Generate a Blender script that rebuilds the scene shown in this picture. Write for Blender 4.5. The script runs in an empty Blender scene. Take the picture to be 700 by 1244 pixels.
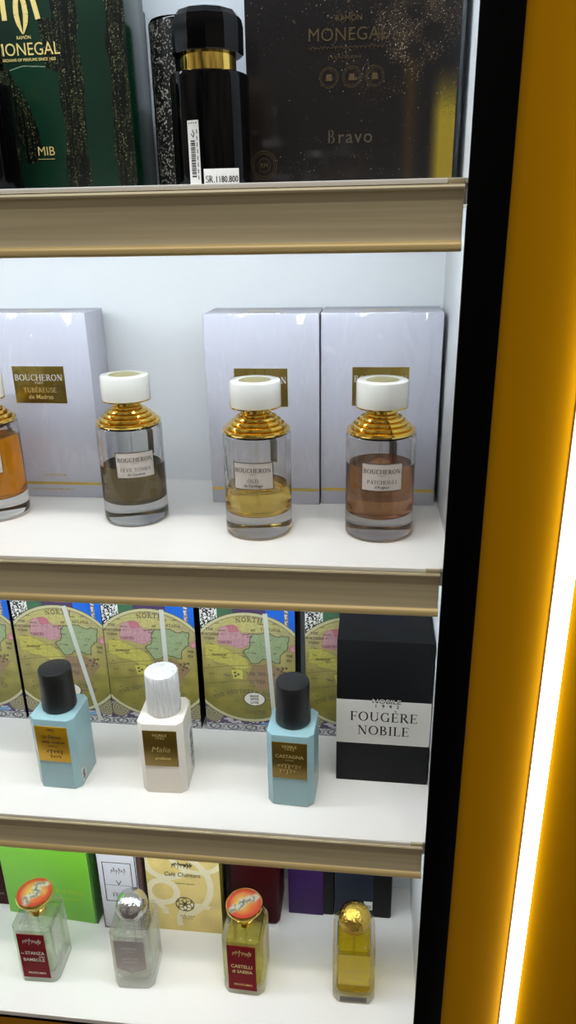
import bpy, bmesh, math, random
import numpy as np
from mathutils import Vector, Matrix
random.seed(7); np.random.seed(7)
PI = math.pi
scene = bpy.context.scene
COL = scene.collection

# ------------------------------------------------------------------ materials
def lin(c):
    return tuple(((v/255.0)/12.92 if v/255.0 <= .04045 else ((v/255.0+.055)/1.055)**2.4) for v in c)

def nodes_of(name):
    m = bpy.data.materials.new(name); m.use_nodes = True
    nt = m.node_tree; nt.nodes.clear()
    out = nt.nodes.new('ShaderNodeOutputMaterial')
    return m, nt, out

def mat(name, col, rough=.5, metal=0., vary=.06, vscale=40., coat=0., bump=0., bscale=60., spec=.5, stretch=None, coat_rough=.05, emit=0.):
    """Principled surface with procedural noise in its colour (and optionally its bump). col = sRGB 0-255."""
    m, nt, out = nodes_of(name)
    b = nt.nodes.new('ShaderNodeBsdfPrincipled'); nt.links.new(b.outputs[0], out.inputs[0])
    c = lin(col)
    tc = nt.nodes.new('ShaderNodeTexCoord'); mp = nt.nodes.new('ShaderNodeMapping')
    nt.links.new(tc.outputs['Object'], mp.inputs[0])
    if stretch: mp.inputs['Scale'].default_value = stretch
    nz = nt.nodes.new('ShaderNodeTexNoise'); nz.inputs['Scale'].default_value = vscale; nz.inputs['Detail'].default_value = 4
    nt.links.new(mp.outputs[0], nz.inputs['Vector'])
    mx = nt.nodes.new('ShaderNodeMix'); mx.data_type = 'RGBA'
    mx.inputs[6].default_value = tuple(v*(1-vary) for v in c)+(1,)
    mx.inputs[7].default_value = tuple(min(1, v*(1+vary)) for v in c)+(1,)
    nt.links.new(nz.outputs['Fac'], mx.inputs[0]); nt.links.new(mx.outputs[2], b.inputs['Base Color'])
    b.inputs['Roughness'].default_value = rough; b.inputs['Metallic'].default_value = metal
    b.inputs['Coat Weight'].default_value = coat; b.inputs['Coat Roughness'].default_value = coat_rough
    b.inputs['Specular IOR Level'].default_value = spec
    if bump:
        n2 = nt.nodes.new('ShaderNodeTexNoise'); n2.inputs['Scale'].default_value = bscale; n2.inputs['Detail'].default_value = 3
        nt.links.new(mp.outputs[0], n2.inputs['Vector'])
        bp = nt.nodes.new('ShaderNodeBump'); bp.inputs['Strength'].default_value = bump; bp.inputs['Distance'].default_value = .002
        nt.links.new(n2.outputs['Fac'], bp.inputs['Height'])
        if coat: nt.links.new(bp.outputs[0], b.inputs['Coat Normal'])
        else: nt.links.new(bp.outputs[0], b.inputs['Normal'])
    if emit:
        b.inputs['Emission Color'].default_value = c+(1,); b.inputs['Emission Strength'].default_value = emit
    return m

def emat(name, col, strength):
    m, nt, out = nodes_of(name)
    e = nt.nodes.new('ShaderNodeEmission'); e.inputs[0].default_value = col+(1,); e.inputs[1].default_value = strength
    nt.links.new(e.outputs[0], out.inputs[0]); return m

def glass(name, col=(1, 1, 1), ior=1.45, rough=0., thin=0., bump=0.):
    """refracting glass or liquid; thin = share of light that passes a thin wall without being bent"""
    m, nt, out = nodes_of(name)
    g = nt.nodes.new('ShaderNodeBsdfGlass'); g.inputs['Color'].default_value = tuple(col)+(1,)
    g.inputs['IOR'].default_value = ior; g.inputs['Roughness'].default_value = rough
    tr = nt.nodes.new('ShaderNodeBsdfTransparent'); tr.inputs[0].default_value = tuple(col)+(1,)
    if bump:                            # faint pressed pattern in the glass
        tc = nt.nodes.new('ShaderNodeTexCoord'); nz = nt.nodes.new('ShaderNodeTexNoise'); nz.inputs['Scale'].default_value = 160
        bp = nt.nodes.new('ShaderNodeBump'); bp.inputs['Strength'].default_value = bump; bp.inputs['Distance'].default_value = .002
        nt.links.new(tc.outputs['Object'], nz.inputs['Vector']); nt.links.new(nz.outputs['Fac'], bp.inputs['Height']); nt.links.new(bp.outputs[0], g.inputs['Normal'])
    mx = nt.nodes.new('ShaderNodeMixShader'); mx.inputs[0].default_value = thin
    if thin > .3:                       # walls pass light straight when seen face on, bend it towards grazing angles
        lw = nt.nodes.new('ShaderNodeLayerWeight'); lw.inputs[0].default_value = .35
        mr = nt.nodes.new('ShaderNodeMapRange'); mr.inputs[1].default_value = .22; mr.inputs[2].default_value = .8
        mr.inputs[3].default_value = thin; mr.inputs[4].default_value = .1
        nt.links.new(lw.outputs['Facing'], mr.inputs[0]); nt.links.new(mr.outputs[0], mx.inputs[0])
    nt.links.new(g.outputs[0], mx.inputs[1]); nt.links.new(tr.outputs[0], mx.inputs[2])
    nt.links.new(mx.outputs[0], out.inputs[0]); return m

def vmat(name, rough=.45, coat=0., bump=0., metal=0.):
    """colour comes from the mesh's own painted colour attribute, plus a little procedural grain"""
    m, nt, out = nodes_of(name)
    b = nt.nodes.new('ShaderNodeBsdfPrincipled'); nt.links.new(b.outputs[0], out.inputs[0])
    a = nt.nodes.new('ShaderNodeAttribute'); a.attribute_name = 'paint'
    nz = nt.nodes.new('ShaderNodeTexNoise'); nz.inputs['Scale'].default_value = 300
    tc = nt.nodes.new('ShaderNodeTexCoord'); nt.links.new(tc.outputs['Object'], nz.inputs['Vector'])
    hv = nt.nodes.new('ShaderNodeHueSaturation')
    mr = nt.nodes.new('ShaderNodeMapRange'); mr.inputs[3].default_value = .9; mr.inputs[4].default_value = 1.1
    nt.links.new(nz.outputs['Fac'], mr.inputs[0]); nt.links.new(mr.outputs[0], hv.inputs['Value'])
    nt.links.new(a.outputs['Color'], hv.inputs['Color']); nt.links.new(hv.outputs[0], b.inputs['Base Color'])
    b.inputs['Roughness'].default_value = rough; b.inputs['Coat Weight'].default_value = coat; b.inputs['Metallic'].default_value = metal
    if bump:
        n2 = nt.nodes.new('ShaderNodeTexNoise'); n2.inputs['Scale'].default_value = 25
        nt.links.new(tc.outputs['Object'], n2.inputs['Vector'])
        bp = nt.nodes.new('ShaderNodeBump'); bp.inputs['Strength'].default_value = bump; bp.inputs['Distance'].default_value = .002
        nt.links.new(n2.outputs['Fac'], bp.inputs['Height']); nt.links.new(bp.outputs[0], b.inputs['Coat Normal'])
    return m

def film_mat():
    m, nt, out = nodes_of('clear cellophane')
    tr = nt.nodes.new('ShaderNodeBsdfTransparent'); gl = nt.nodes.new('ShaderNodeBsdfGlossy'); gl.inputs['Roughness'].default_value = .12
    mx = nt.nodes.new('ShaderNodeMixShader'); mx.inputs[0].default_value = .07
    tc = nt.nodes.new('ShaderNodeTexCoord'); mp = nt.nodes.new('ShaderNodeMapping'); mp.inputs['Scale'].default_value = (1, 1, .35)
    nz = nt.nodes.new('ShaderNodeTexNoise'); nz.inputs['Scale'].default_value = 38; nz.inputs['Detail'].default_value = 1.5; nz.inputs['Distortion'].default_value = .8
    bp = nt.nodes.new('ShaderNodeBump'); bp.inputs['Strength'].default_value = .9; bp.inputs['Distance'].default_value = .012
    nt.links.new(tc.outputs['Object'], mp.inputs[0]); nt.links.new(mp.outputs[0], nz.inputs['Vector']); nt.links.new(nz.outputs['Fac'], bp.inputs['Height']); nt.links.new(bp.outputs[0], gl.inputs['Normal'])
    nt.links.new(tr.outputs[0], mx.inputs[1]); nt.links.new(gl.outputs[0], mx.inputs[2]); nt.links.new(mx.outputs[0], out.inputs[0]); return m

M = dict(
    white_board=mat('white laminate', (244, 241, 236), .22, vary=.015, vscale=8),
    white_wall=mat('white panel', (232, 235, 238), .45, vary=.02, vscale=5),
    rail=mat('brushed champagne metal', (190, 178, 146), .42, .2, vary=.26, vscale=9, stretch=(.5, 30, 30)),
    rail_lip=mat('polished champagne lip', (200, 178, 124), .42, .25, vary=.08, vscale=20, stretch=(1, 20, 20)),
    led=emat('cool white led', (.80, .905, 1.0), 49.),
    lamp_white=emat('white diffuser light', (.97, .97, 1.0), 8.0),
    orange=mat('orange painted panel', (180, 126, 0), .6, vary=.04, spec=.04, vscale=6),
    orange_dark=mat('orange cabinet front', (170, 112, 2), .5, vary=.05, spec=.2, vscale=6),
    frame_black=mat('black frame', (3, 3, 3), .6, vary=.1, spec=.03),
    channel=mat('brown channel edge', (60, 36, 10), .6),
    floor=mat('grey floor tile', (120, 115, 108), .4, vary=.1, vscale=3),
    pearl=mat('pearl white carton', (208, 209, 224), .35, vary=.025, vscale=12, coat=.4, bump=.9, bscale=22),
    gold=mat('polished gold', (232, 198, 100), .12, 1., vary=.04),
    gold_foil=mat('gold foil', (150, 128, 52), .28, .85, vary=.25, vscale=14),
    gold_dark=mat('dark gold plate', (118, 96, 34), .3, .7, vary=.22, vscale=20),
    gold_amber=mat('amber gold plate', (196, 150, 24), .3, .6, vary=.22, vscale=20),
    gold_line=mat('gold stripe', (206, 176, 74), .3, .5, vary=.1),
    gold_ink=mat('gold lettering', (214, 190, 118), .35, .15, vary=.1),
    gold_ink_dim=mat('dim gold lettering', (78, 62, 38), .4, .2, vary=.1),
    gold_pale=mat('pale yellow gold label', (214, 190, 40), .35, .1, vary=.18, vscale=25),
    cap_white=mat('white cap lacquer', (240, 238, 230), .18, vary=.015, coat=.3),
    grey_gold=mat('satin pale gold disc', (150, 142, 96), .45, .2, vary=.12, vscale=120),
    glass=glass('clear glass', (.995, .997, .995), 1.45),
    glass4=glass('clear cut glass', (.99, .995, .99), 1.45, 0., .86, .35),
    tube=glass('plastic tube', (.97, .97, .96), 1.12, .0),
    liq_oud=glass('pale yellow perfume', (.93, .80, .42), 1.33),
    liq_feve=glass('dark brown perfume', (.48, .42, .30), 1.33),
    liq_pat=glass('rose brown perfume', (.74, .54, .38), 1.33),
    liq_amber=glass('amber perfume', (.74, .44, .09), 1.33),
    liq_clear=glass('clear perfume', (.99, .99, .97), 1.33, 0., .8),
    liq_green=glass('greenish yellow perfume', (.96, .91, .46), 1.33, 0., .8),
    liq_yellow=glass('bright yellow perfume', (.97, .84, .16), 1.33, 0., .8),
    label_pale=mat('pale grey label', (206, 198, 190), .5, vary=.03),
    label_edge=mat('dark label border', (70, 62, 50), .4, .4),
    ink=mat('black ink', (22, 20, 20), .5), ink_grey=mat('grey ink', (90, 86, 84), .5),
    sticker_grey=mat('grey sticker', (120, 120, 116), .5),
    ink_white=mat('white ink', (232, 226, 214), .5), ink_yellow=mat('yellow green ink', (176, 190, 50), .5),
    black_gloss=mat('black lacquer glass', (3, 3, 4), .08, coat=0., spec=.18),
    black_satin=mat('black satin', (13, 13, 14), .42, vary=.2),
    black_card=mat('black card', (14, 14, 16), .55, vary=.1, spec=.15), black_side=mat('black side card', (4, 4, 5), .45, spec=.12),
    cream=mat('cream paper band', (222, 218, 210), .6, vary=.02),
    paper=mat('white sticker paper', (226, 226, 224), .6, vary=.02),
    blue=mat('pale blue lacquer', (146, 182, 188), .2, vary=.03, coat=.4),
    ivory=mat('ivory lacquer', (236, 230, 218), .22, vary=.02, coat=.4),
    bark=mat('white bark texture', (232, 231, 228), .6, vary=.2, vscale=90, stretch=(3, 3, .35), bump=.9, bscale=240),
    silver=mat('crinkled silver', (214, 214, 216), .14, 1., vary=.04, bump=.6, bscale=220),
    gold_ball=mat('crinkled gold', (214, 180, 84), .2, 1., vary=.06, bump=1., bscale=260),
    red_label=mat('dark red label', (116, 5, 17), .45, vary=.08, spec=.08),
    silver_label=mat('silver foil label', (164, 156, 150), .4, .3, vary=.2, vscale=30),
    green_card=mat('bright green card', (112, 184, 44), .4, vary=.04, vscale=10),
    green_side=mat('dark green side card', (44, 96, 20), .4),
    dark_red=mat('dark red lacquer', (48, 3, 9), .4, spec=.06, vary=.1),
    purple=mat('deep purple card', (50, 18, 78), .45, vary=.1, spec=.12), navy=mat('navy card', (22, 30, 46), .45, vary=.1, spec=.12),
    white_card=mat('white card', (220, 220, 226), .45, vary=.02), olive_side=mat('olive gold side', (120, 108, 40), .4),
    strip=mat('pale ribbon', (196, 198, 192), .4, vary=.06, vscale=30),  # pale colour of the strips standing in for reflections on the map cartons
    film=film_mat(),
    map_print=vmat('printed map', .4, .25), box_print=vmat('glossy printed card', .3, .3, .25),
    enamel=vmat('enamel picture', .25, .15), dark_print=vmat('dark glossy printed card', .3, .14, .1), cafe_print=vmat('printed cream card', .45),
)

# ------------------------------------------------------------------ mesh helpers
def mesh_from(bm, smooth=None):
    bmesh.ops.recalc_face_normals(bm, faces=bm.faces)
    me = bpy.data.meshes.new('m'); bm.to_mesh(me); bm.free()
    if smooth is not None:
        for p in me.polygons: p.use_smooth = True
        me.set_sharp_from_angle(angle=math.radians(smooth))
    return me

def obj(name, me, m, parent=None, loc=(0, 0, 0), rz=0, label=None):
    me.name = name
    o = bpy.data.objects.new(name, me); COL.objects.link(o)
    if m is not None and len(me.materials) == 0:
        for x in (m if isinstance(m, (list, tuple)) else [m]): me.materials.append(x)
    o.parent = parent; o.location = loc; o.rotation_euler = (0, 0, rz)
    if label: o['label'] = label
    return o

def thing(name, label, cat, loc, rz=0, group=None):
    o = bpy.data.objects.new(name, None); COL.objects.link(o); o.empty_display_size = .02
    o.location = loc; o.rotation_euler = (0, 0, rz); o['label'] = label; o['category'] = cat
    if group: o['group'] = group
    return o

def struct(name, me, m):
    o = obj(name, me, m); o['kind'] = 'structure'; return o

def box_me(x0, x1, y0, y1, z0, z1, bev=0., seg=2, smooth=30):
    bm = bmesh.new()
    bmesh.ops.create_cube(bm, size=1)
    for v in bm.verts:
        v.co = Vector(((x0+x1)/2+v.co.x*(x1-x0), (y0+y1)/2+v.co.y*(y1-y0), (z0+z1)/2+v.co.z*(z1-z0)))
    if bev: bmesh.ops.bevel(bm, geom=bm.edges[:], offset=bev, segments=seg, profile=.5, affect='EDGES')
    return mesh_from(bm, smooth if bev else None)

def lathe_bm(bm, prof, seg=64, flip=False, ang0=0.):
    rings = []
    for r, z in prof:
        if r < 1e-6: rings.append([bm.verts.new((0, 0, z))])
        else: rings.append([bm.verts.new((r*math.cos(ang0+2*PI*k/seg), r*math.sin(ang0+2*PI*k/seg), z)) for k in range(seg)])
    for a, b in zip(rings, rings[1:]):
        for k in range(seg):
            j = (k+1) % seg
            f = [a[k % len(a)]] + ([a[j]] if len(a) > 1 else []) + ([b[j]] if len(b) > 1 else []) + [b[k % len(b)]]
            if len(f) >= 3:
                bm.faces.new(f[::-1] if flip else f)
    return bm

def lathe(prof, seg=64, smooth=35, ang0=0.):
    bm = bmesh.new(); lathe_bm(bm, prof, seg, ang0=ang0); return mesh_from(bm, smooth)

def oct_ring(w, d, ch, ins=0.):
    a, b = w/2-ins, d/2-ins; c = max(ch-ins*.586, .0002)
    return [(-a+c, -b), (a-c, -b), (a, -b+c), (a, b-c), (a-c, b), (-a+c, b), (-a, b-c), (-a, -b+c)]

def loft_bm(bm, w, d, ch, levels, flip=False, dy=0.):
    rings = [[bm.verts.new((x, y+dy, z)) for x, y in oct_ring(w, d, ch, ins)] for z, ins in levels]
    n = 8
    for a, b in zip(rings, rings[1:]):
        for k in range(n):
            f = [a[k], a[(k+1) % n], b[(k+1) % n], b[k]]
            bm.faces.new(f[::-1] if flip else f)
    bm.faces.new(rings[0] if flip else rings[0][::-1]); bm.faces.new(rings[-1][::-1] if flip else rings[-1])

def loft(w, d, ch, levels, smooth=25):
    bm = bmesh.new(); loft_bm(bm, w, d, ch, levels); return mesh_from(bm, smooth)

def extrude_profile(prof, x0, x1, smooth=30):
    """closed profile of (y, z) points pulled along X"""
    bm = bmesh.new()
    a = [bm.verts.new((x0, y, z)) for y, z in prof]; b = [bm.verts.new((x1, y, z)) for y, z in prof]
    n = len(prof)
    for k in range(n): bm.faces.new((a[k], a[(k+1) % n], b[(k+1) % n], b[k]))
    bm.faces.new(a); bm.faces.new(b[::-1])
    return mesh_from(bm, smooth)

# flat shapes drawn on a face that looks towards -Y: (x, z) points at depth y
class Flat:
    def __init__(s): s.bm = bmesh.new()
    def poly(s, pts, y=0., mi=0):
        vs = [s.bm.verts.new((p[0], y, p[1])) for p in pts]
        try:
            f = s.bm.faces.new(vs); f.material_index = mi
        except ValueError: pass
    def rect(s, x0, x1, z0, z1, y=0., mi=0): s.poly([(x0, z0), (x1, z0), (x1, z1), (x0, z1)], y, mi)
    def stroke(s, pts, y=0., mi=0):
        """pts: (x, z, width)"""
        for p, q in zip(pts, pts[1:]):
            dx, dz = q[0]-p[0], q[1]-p[1]; l = math.hypot(dx, dz)
            if l < 1e-9: continue
            nx, nz = -dz/l, dx/l
            s.poly([(p[0]+nx*p[2]/2, p[1]+nz*p[2]/2), (q[0]+nx*q[2]/2, q[1]+nz*q[2]/2), (q[0]-nx*q[2]/2, q[1]-nz*q[2]/2), (p[0]-nx*p[2]/2, p[1]-nz*p[2]/2)], y, mi)
    def ring(s, cx, cz, r, w, y=0., mi=0, rz=None, n=28):
        s.stroke([(cx+r*math.cos(2*PI*k/n), cz+(rz or r)*math.sin(2*PI*k/n), w) for k in range(n+1)], y, mi)
    def mesh(s, bend=None):
        """bend = radius: wrap round a vertical cylinder whose axis is the local origin"""
        if bend:
            for v in s.bm.verts:
                R = bend - v.co.y; a = v.co.x/bend
                v.co = Vector((R*math.sin(a), -R*math.cos(a), v.co.z))
        me = bpy.data.meshes.new('m'); s.bm.to_mesh(me); s.bm.free(); return me

# ---- a small serif alphabet made of strokes (unit height)
T_, t_ = .15, .055
def _arc(cx, cy, rx, ry, a0, a1, n=14):
    o = []
    for k in range(n+1):
        a = math.radians(a0+(a1-a0)*k/n); o.append((cx+rx*math.cos(a), cy+ry*math.sin(a), t_+(T_-t_)*abs(math.cos(a))))
    return o
def _st(x, y0=0., y1=1., s0=True, s1=True):
    o = [[(x, y0, T_), (x, y1, T_)]]
    if s0: o.append([(x-.15, y0+.025, .05), (x+.15, y0+.025, .05)])
    if s1: o.append([(x-.15, y1-.025, .05), (x+.15, y1-.025, .05)])
    return o
def _ln(x0, y0, x1, y1, w): return [[(x0, y0, w), (x1, y1, w)]]
def _sf(x, y, d=.12): return [[(x-d, y, .05), (x+d, y, .05)]]
def _e(acc=0):
    g = _st(.17)+_ln(.17, .975, .62, .975, t_)+_ln(.17, .52, .52, .52, t_)+_ln(.17, .025, .64, .025, t_)+_ln(.61, 1, .61, .82, .05)+_ln(.64, 0, .64, .2, .05)+_ln(.51, .62, .51, .42, .05)
    if acc: g += _ln(.32, 1.28, .46, 1.1, .08)
    return g
FONT = {
 'A': (.86, _ln(.12, 0, .42, 1, t_)+_ln(.42, 1, .74, 0, T_)+_ln(.23, .34, .62, .34, t_)+_sf(.12, .025)+_sf(.74, .025)),
 'B': (.74, _st(.17)+[_arc(.3, .76, .24, .22, -90, 90), _arc(.3, .27, .32, .25, -90, 90)]+_ln(.17, .975, .3, .975, t_)+_ln(.17, .53, .3, .53, t_)+_ln(.17, .025, .3, .025, t_)),
 'C': (.82, [_arc(.46, .5, .36, .48, 45, 315)]+_ln(.72, 1, .72, .72, .05)+_ln(.74, .1, .74, .24, .05)),
 'D': (.88, _st(.17)+[_arc(.34, .5, .42, .475, -90, 90)]+_ln(.17, .975, .34, .975, t_)+_ln(.17, .025, .34, .025, t_)),
 'E': (.72, _e()), 'È': (.72, _e(1)),
 'F': (.68, _st(.17)+_ln(.17, .975, .62, .975, t_)+_ln(.17, .5, .52, .5, t_)+_ln(.61, 1, .61, .8, .05)+_ln(.51, .6, .51, .4, .05)),
 'G': (.9, [_arc(.46, .5, .36, .48, 45, 320)]+_ln(.72, 1, .72, .72, .05)+_ln(.74, .02, .74, .42, .13)+_sf(.74, .42)),
 'H': (.94, _st(.17)+_st(.77)+_ln(.17, .52, .77, .52, t_)),
 'I': (.36, _st(.18)),
 'K': (.84, _st(.17)+_ln(.2, .42, .7, 1, t_)+_ln(.34, .58, .74, 0, T_)+_sf(.72, .025)+_sf(.68, .975)),
 'L': (.68, _st(.17)+_ln(.17, .025, .62, .025, t_)+_ln(.62, 0, .62, .22, .05)),
 'M': (1.06, _ln(.16, 0, .19, 1, t_)+_ln(.19, 1, .53, .05, T_)+_ln(.53, .05, .86, 1, t_)+_ln(.88, 1, .91, 0, T_)+_sf(.16, .025)+_sf(.91, .025)),
 'N': (.94, _ln(.17, 0, .17, 1, t_)+_ln(.17, 1, .77, 0, T_)+_ln(.77, 0, .77, 1, t_)+_sf(.17, .025)+_sf(.77, .975)+_sf(.12, .975, .09)),
 'O': (.94, [_arc(.47, .5, .38, .48, 0, 360, 24)]),
 'P': (.72, _st(.17)+[_arc(.3, .73, .3, .25, -90, 90)]+_ln(.17, .975, .3, .975, t_)+_ln(.17, .48, .3, .48, t_)),
 'R': (.82, _st(.17)+[_arc(.3, .74, .28, .235, -90, 90)]+_ln(.17, .975, .3, .975, t_)+_ln(.17, .505, .3, .505, t_)+_ln(.36, .5, .74, 0, T_)+_sf(.74, .025, .09)),
 'S': (.64, [_arc(.33, .74, .22, .235, 40, 270), _arc(.33, .265, .25, .24, 90, -140)]+_ln(.53, 1, .53, .78, .05)+_ln(.1, 0, .1, .24, .05)),
 'T': (.8, _st(.4, 0, 1, True, False)+_ln(.06, .975, .74, .975, t_)+_ln(.07, 1, .07, .78, .05)+_ln(.73, 1, .73, .78, .05)),
 'U': (.92, _ln(.18, .36, .18, 1, T_)+[_arc(.46, .34, .28, .32, 180, 360)]+_ln(.74, .34, .74, 1, t_)+_sf(.18, .975)+_sf(.74, .975)),
 'V': (.86, _ln(.1, 1, .44, 0, T_)+_ln(.44, 0, .76, 1, t_)+_sf(.1, .975)+_sf(.76, .975)),
 'W': (1.2, _ln(.1, 1, .36, 0, T_)+_ln(.36, 0, .6, .9, t_)+_ln(.6, .9, .84, 0, T_)+_ln(.84, 0, 1.1, 1, t_)+_sf(.1, .975)+_sf(1.1, .975)),
 'Y': (.8, _st(.4, 0, .5, True, False)+_ln(.08, 1, .4, .48, T_)+_ln(.4, .48, .72, 1, t_)+_sf(.08, .975)+_sf(.72, .975)),
 ' ': (.4, []), "'": (.25, _ln(.12, 1, .1, .8, .08)),
}
def serif_strokes(txt, cx, z, h, track=.06, wide=1., align='c'):
    """strokes of one line of capitals, centred on cx, baseline z, cap height h"""
    tot = sum(FONT[c][0]*wide+track for c in txt)*h
    x = cx-(tot/2 if align == 'c' else 0); out = []
    for c in txt:
        w, st = FONT[c]
        for s in st: out.append([(x+p[0]*wide*h, z+p[1]*h, p[2]*h) for p in s])
        x += (w*wide+track)*h
    return out
def serif(F, txt, cx, z, h, y=0., mi=0, **k):
    for s in serif_strokes(txt, cx, z, h, **k): F.stroke(s, y, mi)

def sans(F, txt, cx, z, h, y=0., mi=0, shear=0., align='CENTER', spacing=1., xs=1., bold=0.):
    """a line in Blender's built-in typeface, cap height about h"""
    cu = bpy.data.curves.new('t', 'FONT'); cu.body = txt; cu.size = h*1.4; cu.align_x = align
    cu.shear = shear; cu.space_character = spacing; cu.resolution_u = 3; cu.offset = bold+(h*.018 if h < .0075 else 0.)
    ob = bpy.data.objects.new('t', cu); me = bpy.data.meshes.new_from_object(ob)
    base = [F.bm.verts.new((cx+v.co.x*xs, y, z+v.co.y)) for v in me.vertices]
    for p in me.polygons:
        try:
            f = F.bm.faces.new([base[i] for i in p.vertices]); f.material_index = mi
        except ValueError: pass
    bpy.data.objects.remove(ob); bpy.data.curves.remove(cu); bpy.data.meshes.remove(me)

def scrawl(F, x0, x1, z, h, n, y=0., mi=0, w=.0004, seed=1):
    r = random.Random(seed); pts = []; amp = .5; off = 0.
    for k in range(n*8+1):
        if k % 8 == 0: amp = r.choice((.22, .3, .34, .55, .6)); off = r.uniform(-.08, .08)
        t = k/(n*8); a = t*n*2*PI
        pts.append((x0+(x1-x0)*t+math.sin(a)*h*.22, z+h*(off+amp*math.cos(a)), w*(.6+.6*abs(math.sin(a)))))
    F.stroke(pts, y, mi)

# ---- painted panels: a fine grid whose vertex colours are computed here
def panel(w, h, nx, nz, fn, y=0.):
    xs = np.linspace(-w/2, w/2, nx); zs = np.linspace(0, h, nz)
    X, Z = np.meshgrid(xs, zs)
    C = np.clip(fn(X, Z), 0, 255)/255.
    C = np.where(C <= .04045, C/12.92, ((C+.055)/1.055)**2.4)
    me = bpy.data.meshes.new('panel')
    co = np.stack([X.ravel(), np.full(X.size, y), Z.ravel()], 1)
    i = np.arange((nz-1)*(nx-1)); r = i//(nx-1); c = i % (nx-1); a = r*nx+c
    quads = np.stack([a, a+1, a+nx+1, a+nx], 1)
    me.vertices.add(len(co)); me.vertices.foreach_set('co', co.astype(np.float32).ravel())
    me.loops.add(quads.size); me.loops.foreach_set('vertex_index', quads.astype(np.int32).ravel())
    me.polygons.add(len(quads)); me.polygons.foreach_set('loop_start', (np.arange(len(quads))*4).astype(np.int32))
    me.update(calc_edges=True)
    at = me.color_attributes.new('paint', 'FLOAT_COLOR', 'POINT')
    at.data.foreach_set('color', np.concatenate([C.reshape(-1, 3), np.ones((X.size, 1))], 1).astype(np.float32).ravel())
    return me
def inpoly(X, Z, pts):
    ins = np.zeros(X.shape, bool); n = len(pts)
    for k in range(n):
        (x1, z1), (x2, z2) = pts[k], pts[(k+1) % n]
        if z1 == z2: continue
        cr = ((z1 > Z) != (z2 > Z)) & (X < (x2-x1)*(Z-z1)/(z2-z1)+x1); ins ^= cr
    return ins
def segdist(X, Z, pts, near=None):
    D = np.full(X.shape, 9.)
    for p, q in zip(pts, pts[1:]):
        dx, dz = q[0]-p[0], q[1]-p[1]; L = dx*dx+dz*dz+1e-12
        t = np.clip(((X-p[0])*dx+(Z-p[1])*dz)/L, 0, 1)
        D = np.minimum(D, np.hypot(X-p[0]-t*dx, Z-p[1]-t*dz))
    return D
def put(C, mask, col, a=1.):
    m = np.clip(mask.astype(float)*a, 0, 1)[..., None]; C[:] = C*(1-m)+np.array(col, float)*m
def linemask(X, Z, pts, w, soft=.0003): return np.clip((w/2-segdist(X, Z, pts))/soft+.5, 0, 1)
def vnoise(X, Z, s, seed=0):
    rs = np.random.RandomState(seed); G = rs.rand(97, 97)
    u, v = X*s+40.3, Z*s+40.7; i, j = np.floor(u).astype(int), np.floor(v).astype(int); fu, fv = u-i, v-j
    fu, fv = fu*fu*(3-2*fu), fv*fv*(3-2*fv); g = lambda a, b: G[a % 97, b % 97]
    return (g(i, j)*(1-fu)+g(i+1, j)*fu)*(1-fv)+(g(i, j+1)*(1-fu)+g(i+1, j+1)*fu)*fv

# ------------------------------------------------------------------ camera
F_PX, YAW, PITCH, ROLL = 885.11, .11647, -.36378, .017596
CAM = Vector((0, -.60, 0))
Rm = Matrix.Rotation(YAW, 3, 'Z') @ Matrix.Rotation(PITCH, 3, 'X') @ Matrix.Rotation(ROLL, 3, 'Y')
right, fwd, up = Rm.col[0], Rm.col[1], Rm.col[2]
cam = bpy.data.cameras.new('camera'); co = bpy.data.objects.new('camera', cam); COL.objects.link(co)
mw = Matrix.Identity(4)
for i in range(3):
    mw[i][0], mw[i][1], mw[i][2], mw[i][3] = right[i], up[i], -fwd[i], CAM[i]
co.matrix_world = mw
cam.sensor_fit = 'VERTICAL'; cam.sensor_height = 24.; cam.sensor_width = 24.*700/1244; cam.lens = F_PX/1244*24; cam.clip_start = .02
scene.camera = co

# ------------------------------------------------------------------ the setting
Z1, Z2, Z3, Z4, Z0 = .0369, -.2806, -.5964, -.921, .356
XL, XW, YB = -.74, .0765, .235
struct('wall_back', box_me(XL, XW, YB, YB+.018, -1.05, .42), M['white_wall'])
struct('wall_right', box_me(XW, .0985, 0, YB+.018, -1.05, .42), M['white_wall'])
struct('wall_left', box_me(XL-.02, XL, 0, YB+.018, -1.05, .42), M['white_wall'])
struct('trim_1', box_me(.0678, .0985, -.006, -.0002, -1.6, .7, .0008), M['frame_black'])
struct('wall_front', box_me(.0987, .62, 0, .02, -1.6, .7), M['orange'])
struct('wall_below', box_me(XL-.02, .0676, .002, .02, -1.6, Z4-.0085), M['orange_dark'])
struct('floor', box_me(-2.5, 2.5, -3.0, .6, -1.62, -1.6), M['floor'])

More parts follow.
